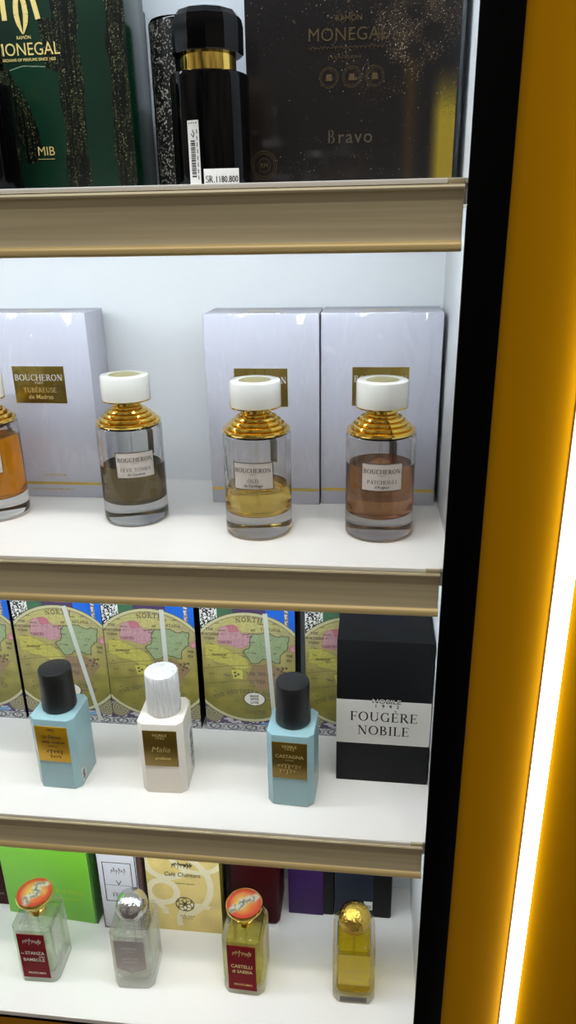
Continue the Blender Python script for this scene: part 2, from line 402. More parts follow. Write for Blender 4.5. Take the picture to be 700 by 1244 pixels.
def shelf(z, h, label, rail=True, led=True, x1=.0765):
    t = thing('display_shelf', label, 'shelf', (0, 0, z), group='white shelves of the display')
    obj('board', extrude_profile([(.002, -.018), (YB, -.018), (YB, 0), (.0002, 0), (.0002, -.0034), (.002, -.0034)], XL, XW), M['white_board'], t)
    obj('edge_band', box_me(XL, .053, -.0022, .0001, -.0034, .0003, .0005), M['white_board'], t)
    if rail:
        s = h/.048
        pr = [(-.0012, -.0036), (-.004, -.0042), (-.0046, -.0055), (-.0042, -.0068), (-.0018, -.0082), (-.0004, -.016), (-.0002, -.024), (-.0006, -.033), (-.0014, -.0385), (-.0024, -.0405), (.002, -.0405), (.002, -.0036)]
        r = obj('front_rail', extrude_profile([(y, zz*s) for y, zz in pr], XL, .0655), M['rail'], t, label='brushed champagne metal front rail')
        lp = [(-.0024, -.0403), (-.0046, -.0418), (-.0056, -.0438), (-.0056, -.046), (-.0044, -.0478), (-.002, -.048), (.002, -.048), (.002, -.0403)]
        obj('rail_lip', extrude_profile([(y, zz*s) for y, zz in lp], XL, .0655), M['rail_lip'], r, label='polished lip along the bottom of the rail')
        obj('rail_end', box_me(.0532, .0656, -.0024, .0001, -.0042, .0002, .0006), M['rail'], r)
    else:
        obj('front_edge', box_me(XL, .0655, -.0012, .002, -.0085, -.0036, .0005), M['white_board'], t)
    if led:
        obj('light_strip', extrude_profile([(.0021, -.0335), (.0030, -.0345), (.0098, -.0292), (.0090, -.0282)], XL+.01, .058), M['led'], t, label='cool white light strip')
    return t
shelf(Z1, .0512, 'topmost white shelf with a tall champagne metal rail, carrying black and green boxes')
shelf(Z2, .0464, 'second white shelf from the top, carrying white-capped glass bottles and pearl boxes')
shelf(Z3, .0460, 'third white shelf from the top, carrying pale blue bottles and map boxes')
shelf(Z4, .0460, 'lowest white shelf, without a metal rail, carrying small cut glass bottles', rail=False, led=False)
struct('ceiling', box_me(XL, XW, 0, YB, Z0, Z0+.03), M['white_wall'])

t = thing('led_light_bar', 'glowing white vertical light bar set into the orange wall', 'light', (.1735, 0, 0))
obj('diffuser', box_me(-.0085, .0070, -.0080, -.0001, -1.5, .66, .002), M['lamp_white'], t)
obj('channel_edge', box_me(-.0093, -.0086, -.0012, -.0001, -1.5, .66), M['channel'], t)

# ------------------------------------------------------------------ second shelf: pearl cartons and gold-necked bottles
def carton(x0, x1, yf, h, d, label, lines, lx, lz, lw, lh):
    """pearl carton with gold plate and gold stripe; origin at front bottom centre"""
    cx = (x0+x1)/2; w = x1-x0
    t = thing('perfume_carton', label, 'box', (cx, yf, Z2), group='pearl cartons on the second shelf')
    obj('carton_body', box_me(-w/2, w/2, 0, d, 0, h, .0012), M['pearl'], t)
    f = Flat(); f.rect(-w/2+.0008, w/2-.0008, .0155, .0188, -.0003); obj('gold_stripe', f.mesh(), M['gold_line'], t)
    p = obj('gold_plate', box_me(lx-lw/2, lx+lw/2, -.0006, .0002, lz, lz+lh, .0001), M['gold_foil'], t)
    f = Flat()
    serif(f, 'BOUCHERON', lx, lz+lh*.62, lh*.165, -.0009, track=.05)
    serif(f, 'PARIS', lx, lz+lh*.53, lh*.055, -.0009, track=.2)
    serif(f, lines[0], lx, lz+lh*.30, lh*.125, -.0009, 1)
    sans(f, lines[1], lx, lz+lh*.12, lh*.12, -.0009, 1)
    obj('lettering', f.mesh(), [M['ink_white'], M['gold_ink']], p)
    f = Flat(); sans(f, 'EAU DE PARFUM', lx+.004, .026, .0026, -.0004); sans(f, 'BOUCHERON PARIS 125ML 4.2FL.OZ.', lx, .009, .0022, -.0004)
    obj('small_print', f.mesh(), M['gold_line'], t)
    f = Flat()
    bm = f.bm; vs = [bm.verts.new(c) for c in ((-.018, .012, h+.0003), (.018, .012, h+.0003), (.018, .04, h+.0003), (-.018, .04, h+.0003))]; bm.faces.new(vs)
    obj('top_sticker', f.mesh(), M['label_pale'], t)
    obj('cellophane_wrap', box_me(-w/2-.0003, w/2+.0003, -.0016, d+.0003, .0002, h+.0008, .0012), M['film'], t, label='clear cellophane wrap')
carton(-.422, -.3015, .163, .2072, .054, 'pearl white carton at the left end, gold plate fully visible beside bottle', ('TUBÈREUSE', 'de Madras'), -.3615+.3617, .1105, .0585, .0405)
carton(-.1735, -.0535, .157, .2058, .064, 'pearl white carton behind the bottle of pale yellow perfume', ('OUD', 'de Carthage'), -.0013, .1098, .0565, .0405)
carton(-.0520, .0716, .161, .2058, .066, 'pearl white carton nearest the black frame, behind the rose brown perfume', ('PATCHOULI', "d'Angkor"), .0003, .1108, .0585, .0405)

R_B = .0335
def boucheron(x, y, liq, level, yaw, lines, label):
    t = thing('perfume_bottle', label, 'perfume bottle', (x, y, Z2), group='gold-necked glass bottles with white caps')
    bm = bmesh.new()
    lathe_bm(bm, [(0, .0012), (.024, .0005), (.0285, 0), (.0318, .0012), (.0333, .0042), (R_B, .008), (R_B, .099), (.0331, .1016), (.0318, .1032), (.012, .1034), (0, .1034)], 72)
    lathe_bm(bm, [(0, .0225), (.020, .0222), (.0265, .0232), (.0294, .0258), (.0302, .030), (.0302, .0965), (.029, .1005), (.012, .1015), (0, .1015)], 72, flip=True)
    me = bpy.data.meshes.new('m'); bm.to_mesh(me); bm.free()
    for p in me.polygons: p.use_smooth = True
    me.set_sharp_from_angle(angle=math.radians(50))
    obj('glass_body', me, M['glass'], t)
    obj('liquid', lathe([(0, .0223), (.020, .0220), (.0267, .0230), (.0296, .0256), (.0304, .030), (.0304, level-.001), (.0300, level), (0, level)], 72, 40), M[liq], t)
    obj('dip_tube', lathe([(.0016, .026), (.0016, .1030)], 12), M['tube'], t)
    obj('collar', lathe([(.031, .1032), (.0326, .1036), (.0331, .1050), (.0326, .1066), (.0306, .1071), (.0278, .1069), (.0288, .1078), (.0290, .1092), (.0284, .1106), (.0266, .1111), (.0236, .1109), (.0246, .1118), (.0248, .1131), (.0242, .1144), (.0226, .1149), (.0196, .1147), (.0206, .1156), (.0207, .1168), (.0200, .1180), (.0182, .1185), (.0150, .1183), (.0158, .1192), (.0157, .1202), (.0150, .1210), (.0130, .1212), (.0137, .1222), (.0137, .1280)], 72, 25), M['gold'], t, label='stepped gold collar')
    c = obj('cap', lathe([(0, .1276), (.0232, .1276), (.0243, .1284), (.0246, .1296), (.0246, .1505), (.0240, .1522), (.0228, .1529), (.0165, .1530), (.0160, .1526), (0, .1526)], 72, 35), M['cap_white'], t, label='round white cap')
    obj('cap_rim', lathe([(.0236, .1270), (.0247, .1272), (.0247, .1284), (.0236, .1284)], 64), M['gold'], c)
    obj('cap_disc', lathe([(0, .1544), (.006, .1542), (.011, .1537), (.0145, .1531), (.0160, .1524)], 48), M['grey_gold'], c, label='pale gold disc inlaid in the cap')
    w, z0, z1 = .0395, .0535, .0805
    def curved(x0, x1, za, zb, y):
        f = Flat(); n = 10
        for k in range(n): f.rect(x0+(x1-x0)*k/n, x0+(x1-x0)*(k+1)/n, za, zb, y)
        return f
    l = obj('front_label', curved(-w/2, w/2, z0, z1, -.0004).mesh(R_B), M['label_pale'], t, rz=yaw, label='pale front label')
    f = Flat(); e = .0007
    for a, b, c_, d in ((-w/2, w/2, z0, z0+e), (-w/2, w/2, z1-e, z1), (-w/2, -w/2+e, z0, z1), (w/2-e, w/2, z0, z1)):
        n = 8 if b-a > .01 else 1
        for k in range(n): f.rect(a+(b-a)*k/n, a+(b-a)*(k+1)/n, c_, d, -.0007)
    obj('label_border', f.mesh(R_B), M['label_edge'], l)
    f = Flat()
    serif(f, 'BOUCHERON', 0, z0+.0172, .0042, -.0008, track=.07); serif(f, 'PARIS', 0, z0+.0148, .0012, -.0008, track=.25)
    serif(f, lines[0], 0, z0+.0072, .0036, -.0008, track=.08); sans(f, lines[1], 0, z0+.003, .0026, -.0008)
    obj('lettering', f.mesh(R_B), M['ink'], l)
    bk = obj('back_sticker', curved(-.0045, .0045, .064, .092, -.0003).mesh(R_B), M['sticker_grey'], t, rz=PI-.42, label='grey sticker on the back')
    return t
boucheron(-.4035, .110, 'liq_amber', .0885, .25, ('TUBÈREUSE', 'de Madras'), 'glass bottle of amber perfume cut off by the left edge')
boucheron(-.2460, .1085, 'liq_feve', .0620, .42, ('FÈVE TONKA', 'de Canaima'), 'gold-necked glass bottle with dark brown perfume and white cap')
boucheron(-.1094, .0822, 'liq_oud', .0500, .02, ('OUD', 'de Carthage'), 'gold-necked glass bottle with a little pale yellow perfume')
boucheron(.0111, .0856, 'liq_pat', .0740, .05, ('PATCHOULI', "d'Angkor"), 'gold-necked glass bottle with rose brown perfume, nearest the black frame')

# ------------------------------------------------------------------ third shelf: map cartons
MW, MH = .1165, .196
def map_paint(X, Z):
    C = np.zeros(X.shape+(3,))
    def U(x, y):                      # design grid 0..430 x 0..590 (top-left origin) to metres
        return ((x/430.-.5)*MW, .178*(590-y)/590.)
    def UU(p): return [U(*q) for q in p]
    n1, n2, n3 = vnoise(X, Z, 90, 1), vnoise(X, Z, 300, 2), vnoise(X, Z, 900, 3)
    C[:] = (70, 52, 88)
    put(C, inpoly(X, Z, UU([(300, -80), (440, -80), (440, 140), (300, 60)])), (22, 92, 190))
    put(C, inpoly(X, Z, UU([(-10, -80), (80, -80), (80, 60), (-10, 130)])), (226, 226, 222))
    put(C, inpoly(X, Z, UU([(-10, -80), (76, -80), (76, 60), (-10, 130)])) & (n3 > .52), (20, 20, 22))
    put(C, inpoly(X, Z, UU([(80, -80), (150, -80), (150, 30), (80, 50)])), (58, 96, 70))
    put(C, inpoly(X, Z, UU([(384, -20), (400, -20), (400, 70), (384, 70)])), (120, 96, 84)); put(C, inpoly(X, Z, UU([(384, -20), (400, -20), (400, 70), (384, 70)])) & (n3 > .6), (214, 206, 190))
    # clouds and medallions below the globe
    put(C, (Z < .05) & (n2 > .66), (186, 178, 190))
    put(C, inpoly(X, Z, UU([(262, 545), (345, 530), (345, 566), (262, 566)])), (108, 150, 190))
    cz = .178-.0840; cx = 0.; RG = .0785
    d = np.hypot(X-cx, Z-cz)
    for sx in (40, 400):
        mx, mz = U(sx, 505); dm = np.hypot(X-mx, Z-mz)
        put(C, dm < .0125, (150, 144, 110)); put(C, (np.abs((dm*1000) % 3.2-1.6) < .5) & (dm < .0125), (84, 74, 66))
    put(C, d < RG+.0008, (60, 52, 40)); put(C, d < RG, (186, 182, 142)); put(C, (np.abs(d-RG+.0042) < .0004), (84, 74, 44))
    ins = d < RG-.0045
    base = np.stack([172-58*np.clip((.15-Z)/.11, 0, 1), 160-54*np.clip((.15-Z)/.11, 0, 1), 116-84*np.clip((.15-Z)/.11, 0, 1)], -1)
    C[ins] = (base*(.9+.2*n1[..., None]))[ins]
    jag = lambda p: [(a+(random.random()-.5)*7, b+(random.random()-.5)*7) for (a0, b0), (a1, b1) in zip(p, p[1:]+p[:1]) for a, b in [(a0+(a1-a0)*k/4, b0+(b1-b0)*k/4) for k in range(4)]]
    def land(p, col, line=(46, 44, 30), w=.0007):
        q = UU(jag(p)); m = inpoly(X, Z, q) & ins; put(C, m, col); C[m] *= (.93+.14*n3[m])[..., None]
        put(C, linemask(X, Z, q+q[:1], w)*ins, line)
    land([(40, 55), (110, 30), (230, 40), (330, 60), (380, 95), (330, 100), (210, 110), (100, 85), (60, 100)], (176, 168, 108), (130, 118, 80), .0003)
    land([(75, 120), (100, 85), (150, 75), (190, 110), (232, 118), (224, 165), (180, 185), (120, 170), (78, 165)], (178, 136, 146), (140, 84, 92), .0004)
    land([(120, 80), (165, 78), (175, 105), (130, 110)], (176, 104, 118), (150, 80, 90), .0003)
    land([(15, 172), (70, 168), (130, 195), (190, 220), (225, 268), (180, 290), (130, 268), (60, 250), (15, 232)], (176, 168, 82), (110, 104, 56), .0004)
    land([(130, 285), (190, 285), (186, 330), (138, 330)], (190, 182, 78), (96, 92, 40), .0004)
    land([(240, 112), (305, 106), (345, 122), (382, 118), (405, 122), (392, 185), (366, 200), (360, 246), (326, 240), (286, 226), (256, 252), (228, 256), (206, 220), (188, 196), (222, 176), (230, 130)], (138, 154, 116), (44, 52, 38), .0009)
    land([(234, 262), (300, 252), (360, 270), (400, 300), (350, 345), (330, 380), (250, 372), (205, 330)], (132, 108, 78), (110, 90, 60), .0003)
    land([(404, 172), (428, 158), (430, 188), (408, 194)], (190, 130, 150), (140, 70, 90), .0005)
    # sea coast and island dots
    for (a, b) in ((150, 300), (165, 308), (152, 316), (350, 275), (366, 285), (380, 290), (372, 272), (388, 268), (360, 300)):
        p = U(a, b); put(C, np.hypot(X-p[0], Z-p[1]) < .0016, (70, 56, 46))
    # graticule
    for k in range(-4, 5):
        pts = [(cx+k*.0165*math.cos(th)*1.15, cz+(RG-.005)*math.sin(th)) for th in np.linspace(-PI/2, PI/2, 22)]
        put(C, linemask(X, Z, pts, .00025)*ins, (92, 84, 50), .6)
    for k in range(-4, 5):
        zz = k*.0165; pts = [(x, cz+zz+(x*x)*3.5*(-.6 if k < 0 else -.6)) for x in np.linspace(-.06, .06, 16)]
        put(C, linemask(X, Z, pts, .00025)*ins, (92, 84, 50), .6)
    for k in range(16):
        an = k*PI/8+.2; p = [U(236, 340), (U(236, 340)[0]+.09*math.cos(an), U(236, 340)[1]+.09*math.sin(an))]
        put(C, linemask(X, Z, p, .0002)*ins, (104, 92, 56), .5)
    rr = random.Random(21)
    for k in range(46):
        qx, qy = rr.uniform(20, 410), rr.uniform(60, 480); ln = rr.uniform(10, 30)
        for j in range(int(ln/4)):
            p = [U(qx+j*5, qy+rr.uniform(-2, 2)), U(qx+j*5+2.5, qy+rr.uniform(-3, 3))]
            sl = np.s_[:]; put(C, (np.abs(X-p[0][0]) < .0006) & (np.abs(Z-p[0][1]) < .0007) & ins, (84, 72, 48), .7)
    for za in (196, 255, 330):
        p = UU([(10, za+30), (120, za+14), (250, za+4)]); put(C, linemask(X, Z, p, .0006)*ins, (70, 58, 36), .7)
    # writing
    def write(txt, x, y, h, arc=0., tr=.15, col=(58, 52, 40), a=.9):
        c = U(x, y); hh = h*.178/590
        for s in serif_strokes(txt, 0, 0, hh, track=tr):
            q = []
            for px, pz, w in s:
                if arc:
                    R = arc; an = px/R; q.append((c[0]+(R+pz)*math.sin(an), c[1]-R+(R+pz)*math.cos(an)))
                else: q.append((c[0]+px, c[1]+pz))
            x0, x1 = min(v[0] for v in q)-.001, max(v[0] for v in q)+.001; z0, z1 = min(v[1] for v in q)-.001, max(v[1] for v in q)+.001
            jx = np.where((X[0] >= x0) & (X[0] <= x1))[0]; iz = np.where((Z[:, 0] >= z0) & (Z[:, 0] <= z1))[0]
            if len(jx) and len(iz):
                sl = np.s_[iz[0]:iz[-1]+1, jx[0]:jx[-1]+1]
                m = linemask(X[sl], Z[sl], q, max(s[0][2], .00055), .0004); sub = C[sl]; put(sub, m, col, a); C[sl] = sub
    write('NORTH', 226, 58, 20, .075, .2, (44, 42, 34))
    write('TARTARIA', 320, 96, 11, .12); write('THE', 42, 104, 10); write('NORTHERN', 44, 126, 9); write('OCEAN', 40, 146, 9)
    write('CANCRI', 110, 162, 11, 0, .1, (90, 40, 60)); write('TROPIC OF', 80, 222, 8, 0, .1); write('THE', 404, 215, 9); write('SEA', 402, 236, 9)
    write('THE INDIAN', 270, 308, 13, 0, .25); write('SEA', 272, 342, 13, 0, .3); write('THE SOUTHERN OCEAN', 205, 396, 16, .085, .22); write('SOUTH', 240, 500, 17, -.085, .25)
    bx, bz = U(236, 425); e = np.hypot((X-bx)/.0128, (Z-bz)/.0092)
    put(C, e < 1.12, (56, 50, 40)); put(C, e < 1., (226, 222, 212))
    write('MADE', 236, 415, 10, 0, .05, (40, 36, 32)); write('WITH', 236, 431, 10, 0, .05, (40, 36, 32)); write('LOVE', 236, 447, 10, 0, .05, (40, 36, 32))
    # ornamental border at the foot
    bd = Z < .0115; put(C, bd, (196, 194, 196)); put(C, np.abs(Z-.0113) < .0004, (60, 58, 62)); put(C, np.abs(Z-.0010) < .0005, (110, 110, 116))
    for k in range(5):
        x0 = -MW/2+MW*(k+.5)/5
        put(C, bd & (np.abs(np.hypot((X-x0)/1.9, Z-.006)-.0036) < .00055), (66, 64, 70))
        pts = [(x0-.012+.024*j/14, .006+.003*math.sin(j*PI/3.5)) for j in range(15)]
        put(C, linemask(X, Z, pts, .0008)*bd, (84, 82, 88))
    put(C, bd & (n3 > .66), (96, 94, 100), .7)
    return C
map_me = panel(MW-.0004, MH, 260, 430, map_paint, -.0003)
def map_carton(x0, label, reflection=None):
    t = thing('map_carton', label, 'box', (x0+MW/2, .1645, Z3), group='cartons printed with an old map')
    obj('carton_body', box_me(-MW/2, MW/2, 0, .066, 0, MH, .0008), M['black_side'], t, label='black carton sides')
    obj('printed_front', map_me, M['map_print'], t, label='colourful old map on the carton front')
    if reflection:  # opaque pale strip laid on the front in place of a reflection
        (xa, za), (xb, zb) = reflection; cx = x0+MW/2
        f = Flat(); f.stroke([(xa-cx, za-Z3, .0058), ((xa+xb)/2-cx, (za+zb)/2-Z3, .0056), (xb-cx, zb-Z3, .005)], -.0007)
        obj('reflection', f.mesh(), M['strip'], t, label='pale painted ribbon across the front')
map_carton(-.4435-MW-.0005, 'carton with old map at the left edge, mostly outside the picture')
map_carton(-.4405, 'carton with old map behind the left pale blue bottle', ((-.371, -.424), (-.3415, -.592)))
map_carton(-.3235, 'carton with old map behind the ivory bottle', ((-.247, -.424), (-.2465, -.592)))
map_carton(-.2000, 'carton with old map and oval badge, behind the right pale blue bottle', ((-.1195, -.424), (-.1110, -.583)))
map_carton(-.0715, 'carton with old map half hidden by the black carton')

# black carton with cream band
t = thing('black_carton', 'tall black carton with a wide cream band of black capitals, beside black frame', 'box', (.0229, .0865, Z3), -.01)
w = .1045; h = .187; d = .068
obj('carton_body', box_me(-w/2, w/2, 0, d, 0, h, .0008), M['black_card'], t)
b = obj('cream_band', box_me(-w/2-.0002, w/2+.0002, -.0003, d*.9, .0535, .1115), M['cream'], t, label='cream band round the carton')
f = Flat(); serif(f, 'FOUGÈRE', .001, .0845, .0120, -.0006, track=.09); serif(f, 'NOBILE', .001, .0662, .0120, -.0006, track=.09)
g = Flat(); sans(g, 'NOBILE', .003, .1088, .0054, -.0007, 0, xs=1.25)
bmesh.ops.bisect_plane(g.bm, geom=g.bm.verts[:]+g.bm.edges[:]+g.bm.faces[:], plane_co=(0, 0, .1115), plane_no=(0, 0, 1))
for fc in g.bm.faces: fc.material_index = 1 if fc.calc_center_median().z > .1115 else 0
for k, ch in enumerate('1942'): sans(f, ch, -.0085+k*.0080, .1030, .0046, -.0007, 0)
obj('lettering', f.mesh(), [M['ink'], M['ink_white']], b); obj('logo', g.mesh(), [M['ink'], M['ink_white']], b, label='logo straddling the upper edge of the cream band')

# ------------------------------------------------------------------ third shelf: square lacquered bottles
def square_bottle(x, y, rz, body, cap, plate, kind, label, sticker=None):
    t = thing('square_perfume_bottle', label, 'perfume bottle', (x, y, Z3), rz, group='square lacquered bottles with chamfered corners')
    W, D, CH, H = .0520, .0530, .0065, .0945
    obj('bottle_body', loft(W, D, CH, [(0, .0012), (.0008, .0002), (.002, 0), (H-.0012, 0), (H-.0004, .0003), (H, .0010)]), M[body], t)
    if cap == 'bark':
        bm = bmesh.new(); prof = [(0, H+.0005), (.0182, H+.0005), (.0188, H+.002)]+[(.0188-.0004*k/9, H+.002+.047*k/9) for k in range(1, 10)]+[(.0180, H+.0508), (.012, H+.0512), (.006, H+.0512), (0, H+.0512)]
        lathe_bm(bm, prof, 90)
        r = random.Random(4)
        for v in bm.verts:
            a = math.atan2(v.co.y, v.co.x); rr = math.hypot(v.co.x, v.co.y)
            if rr > .015: k = 1+.018*math.sin(a*23+v.co.z*120)+.014*math.sin(a*41-v.co.z*60)+r.uniform(-.006, .006); v.co.x *= k; v.co.y *= k
            if rr < .016 and v.co.z > H+.03: v.co.z += r.uniform(-.0006, .0006)
        cm = mesh_from(bm, 40); c = obj('cap', cm, M['bark'], t, loc=(0, .002, 0), label='white bark-textured cap')
    else:
        c = obj('cap', lathe([(0, H+.0004), (.0185, H+.0004), (.0194, H+.0016), (.0195, H+.004), (.0186, H+.030), (.0185, H+.0492), (.0180, H+.0503), (.0172, H+.0507), (0, H+.0507)], 64), M['black_satin'], t, loc=(0, .002, 0), label='black cylindrical cap')
    pw, z0, z1 = .0385, .0385, .0860
    p = obj('front_plate', box_me(-pw/2, pw/2, -D/2-.0008, -D/2+.0004, z0, z1, .0003), M[plate], t, label='engraved gold front plate')
    y0 = -D/2-.0011; f = Flat()
    if kind == 'castagna':
        sans(f, 'NOBILE', 0, .0795, .0034, y0); sans(f, '1942', 0, .0762, .0028, y0, spacing=1.5)
        sans(f, 'CASTAGNA', 0, .0662, .0042, y0); sans(f, 'PROFUMO', 0, .0625, .0014, y0)
        scrawl(f, -.014, .013, .0555, .005, 7, y0, 0, .0005, 3); scrawl(f, -.012, .007, .0490, .0045, 5, y0, 0, .0005, 5); f.stroke([(-.004, .044, .0005), (-.002, .0475, .0005), (-.003, .049, .0005)], y0)
    elif kind == 'malia':
        sans(f, 'NOBILE', 0, .0790, .0034, y0); sans(f, '1942', 0, .0752, .0030, y0, spacing=1.3)
        sans(f, 'Malia', 0, .0580, .0075, y0, shear=.25, bold=-.0001); sans(f, 'profumo', .002, .0480, .0036, y0, shear=.3)
    else:
        sans(f, '1942', -.001, .0800, .0036, y0, shear=.2)
        sans(f, 'La Danza', -.0005, .0705, .0044, y0, shear=.2); sans(f, 'delle Libellule', .001, .0640, .0036, y0, shear=.2); sans(f, 'profumo', 0, .0590, .0022, y0, shear=.2)
        scrawl(f, -.009, .012, .0525, .0055, 5, y0, 0, .0006, 8); scrawl(f, -.005, .009, .0455, .004, 4, y0, 0, .0006, 9)
    obj('engraving', f.mesh(), M['ink' if plate == 'gold_amber' else 'gold_ink'], p)
    if sticker:
        ya, yb, za, zb = sticker
        s = obj('sticker', box_me(W/2-.0001, W/2+.0004, ya, yb, za, zb), M['paper'], t, label='small white barcode sticker')
        bm = bmesh.new()
        for k in range(12):
            q = za+.0012+(zb-za-.0024)*k/12; ww = (zb-za)/12*(.35+.3*(k % 3 == 0))
            vs = [bm.verts.new((W/2+.0006, a, b)) for a, b in ((ya+.0018, q), (yb-.0018, q), (yb-.0018, q+ww), (ya+.0018, q+ww))]; bm.faces.new(vs)
        me = bpy.data.meshes.new('m'); bm.to_mesh(me); bm.free(); obj('barcode', me, M['ink'], s)
square_bottle(-.3470, .0690, -.03, 'blue', 'black', 'gold_amber', 'danza', 'pale blue square bottle with bright amber gold plate, left of the ivory bottle', (-.019, -.009, .006, .022))
square_bottle(-.2245, .0725, .035, 'ivory', 'bark', 'gold_dark', 'malia', 'ivory square bottle with a white bark-textured cap', (.002, .016, .012, .066))
square_bottle(-.0765, .0655, -.05, 'blue', 'black', 'gold_dark', 'castagna', 'pale blue square bottle with dark gold plate, left of the black carton')

# ------------------------------------------------------------------ lowest shelf: cartons
Y4 = .133
t = thing('dark_red_carton', 'dark red carton cut off by the left edge of the lowest shelf', 'box', (-.5480, .150, Z4))
obj('carton_body', box_me(-.036, .036, 0, .07, 0, .185, .001), M['dark_red'], t)
f = Flat(); f.rect(-.03, .03, .02, .024, -.0003); obj('gold_stripe', f.mesh(), M['gold_ink_dim'], t)

t = thing('green_carton', 'bright green carton behind the leftmost cut glass bottle', 'box', (-.4385, .1345, Z4), -.06)
obj('carton_body', box_me(-.0685, .0655, 0, .068, 0, .187, .0015), M['green_card'], t)
obj('side_panel', box_me(.0656, .0685, .0005, .068, 0, .187, .001), M['green_side'], t, label='darker green side')
f = Flat(); sans(f, 'VESPERO', .028, .052, .0075, -.0004, spacing=1.2); sans(f, 'eau de parfum', .024, .041, .0042, -.0004)
obj('lettering', f.mesh(), M['ink_yellow'], t)

t = thing('framed_label_carton', 'narrow white carton with a black framed label, beside the green carton', 'box', (-.3290, .1268, Z4))
obj('carton_body', box_me(-.0295, .0265, 0, .06, 0, .182, .001), M['white_card'], t)
obj('side_panel', box_me(.0266, .0330, .0008, .06, 0, .182, .0008), mat('brown side card', (64, 44, 40), .4), t, label='dark brown side')
f = Flat(); x0, x1 = -.0285, .0255
for a, b, c, d_ in ((-.0290, .026, .0015, .003), (-.029, .026, .152, .1545), (-.0290, -.0278, .0015, .1545), (.0248, .026, .0015, .1545)): f.rect(a, b, c, d_, -.0004)
for a, b, c, d_ in ((-.0215, .0195, .0530, .0541), (-.0215, .0195, .1235, .1246), (-.0215, -.0204, .053, .1246), (.0184, .0195, .053, .1246), (-.0205, .0185, .0830, .0836)): f.rect(a, b, c, d_, -.0004)
for k in range(6): f.stroke([(-.010+k*.0038, .105+.002*math.sin(k*2), .0006), (-.009+k*.0036, .1135-.002*math.cos(k*3), .0006), (-.0075+k*.0038, .108, .0006)], -.0004)
f.stroke([(-.004, .092, .001), (-.0005, .0845, .0012), (.003, .092, .001)], -.0004)
scrawl(f, -.012, .010, .066, .007, 5, -.0004, 0, .0006, 12)
obj('black_frame_print', f.mesh(), M['ink'], t)

CW, CHH = .1035, .180
def cafe_paint(X, Z):
    C = np.zeros(X.shape+(3,)); n = vnoise(X, Z, 60, 6)
    C[:] = (222, 198, 122); C *= (.95+.1*n)[..., None]
    def band(cx, cz, r, w): put(C, np.clip((w/2-np.abs(np.hypot(X-cx, Z-cz)-r))/.0006+.5, 0, 1), (226, 216, 186))
    def arc(cx, cz, r, w, a0, a1):
        an = np.degrees(np.arctan2(Z-cz, X-cx)) % 360
        put(C, np.clip((w/2-np.abs(np.hypot(X-cx, Z-cz)-r))/.0006+.5, 0, 1)*(((an-a0) % 360) < (a1-a0)), (234, 222, 186))
    arc(-.030, .072, .020, .009, 0, 360); arc(-.022, .128, .030, .009, 100, 330); arc(-.020, .085, .058, .009, 290, 420); arc(.022, .150, .040, .008, 190, 330); arc(-.052, .030, .024, .008, 0, 90); arc(.02, .02, .03, .008, 60, 200)
    # flower in a circle
    fx, fz = .0000, .0510; d = np.hypot(X-fx, Z-fz)
    put(C, np.abs(d-.0128) < .0006, (30, 28, 26))
    for k in range(6):
        a = k*PI/3; px, pz = fx+.0064*math.cos(a), fz+.0064*math.sin(a); put(C, (np.abs(np.hypot(X-px, Z-pz)-.0062) < .00055) & (d < .0128), (30, 28, 26))
    return C
t = thing('cream_carton', 'cream yellow carton with pale swirls and a round flower emblem', 'box', (-.2400, .1330, Z4), .005)
obj('carton_body', box_me(-CW/2, CW/2, 0, .066, 0, CHH, .0006), M['olive_side'], t, label='olive gold carton sides')
obj('printed_front', panel(CW-.0003, CHH, 220, 380, cafe_paint, -.0003), M['cafe_print'], t, label='cream front with pale swirls')
f = Flat()
for k in range(7): f.stroke([(-.014+k*.0042, .1170+.0015*math.sin(k*2.3), .0008), (-.0132+k*.0042, .1265-.002*math.cos(k*1.7), .0008), (-.0112+k*.004, .1210+.002*math.sin(k), .0008), (-.0105+k*.0042, .1255, .0008)], -.0007)
for k in range(4): f.ring(-.011+k*.0075, .1230, .0016, .0006, -.0007, n=12)
obj('logo', f.mesh(), M['ink'], t, label='black brushed logo at the top')
f = Flat()
sans(f, 'Café Chantant', -.0005, .1020, .0078, -.0007, shear=.15, xs=.80); sans(f, 'fragranza suprema', .003, .0885, .0026, -.0007)
obj('lettering', f.mesh(), M['ink'], t); f = Flat(); sans(f, 'Eau de Parfum', .002, .0280, .0026, -.0007); sans(f, '75 ml 2.5 fl.oz.', .002, .0240, .0020, -.0007)
obj('small_print', f.mesh(), M['ink'], t)

t = thing('dark_red_rounded_carton', 'dark red rounded carton behind the yellow bottle with a red label', 'box', (-.1480, .1480, Z4))
obj('carton_body', box_me(-.0360, .0385, 0, .066, .004, .178, .009, 5), M['dark_red'], t)
obj('foot', box_me(-.0345, .0370, .0015, .064, 0, .0042, .0015), M['white_card'], t, label='pale foot under the carton')
obj('side_sleeve', box_me(-.0372, -.0280, -.0008, .04, .003, .179, .001), M['black_side'], t, label='black sleeve edge')

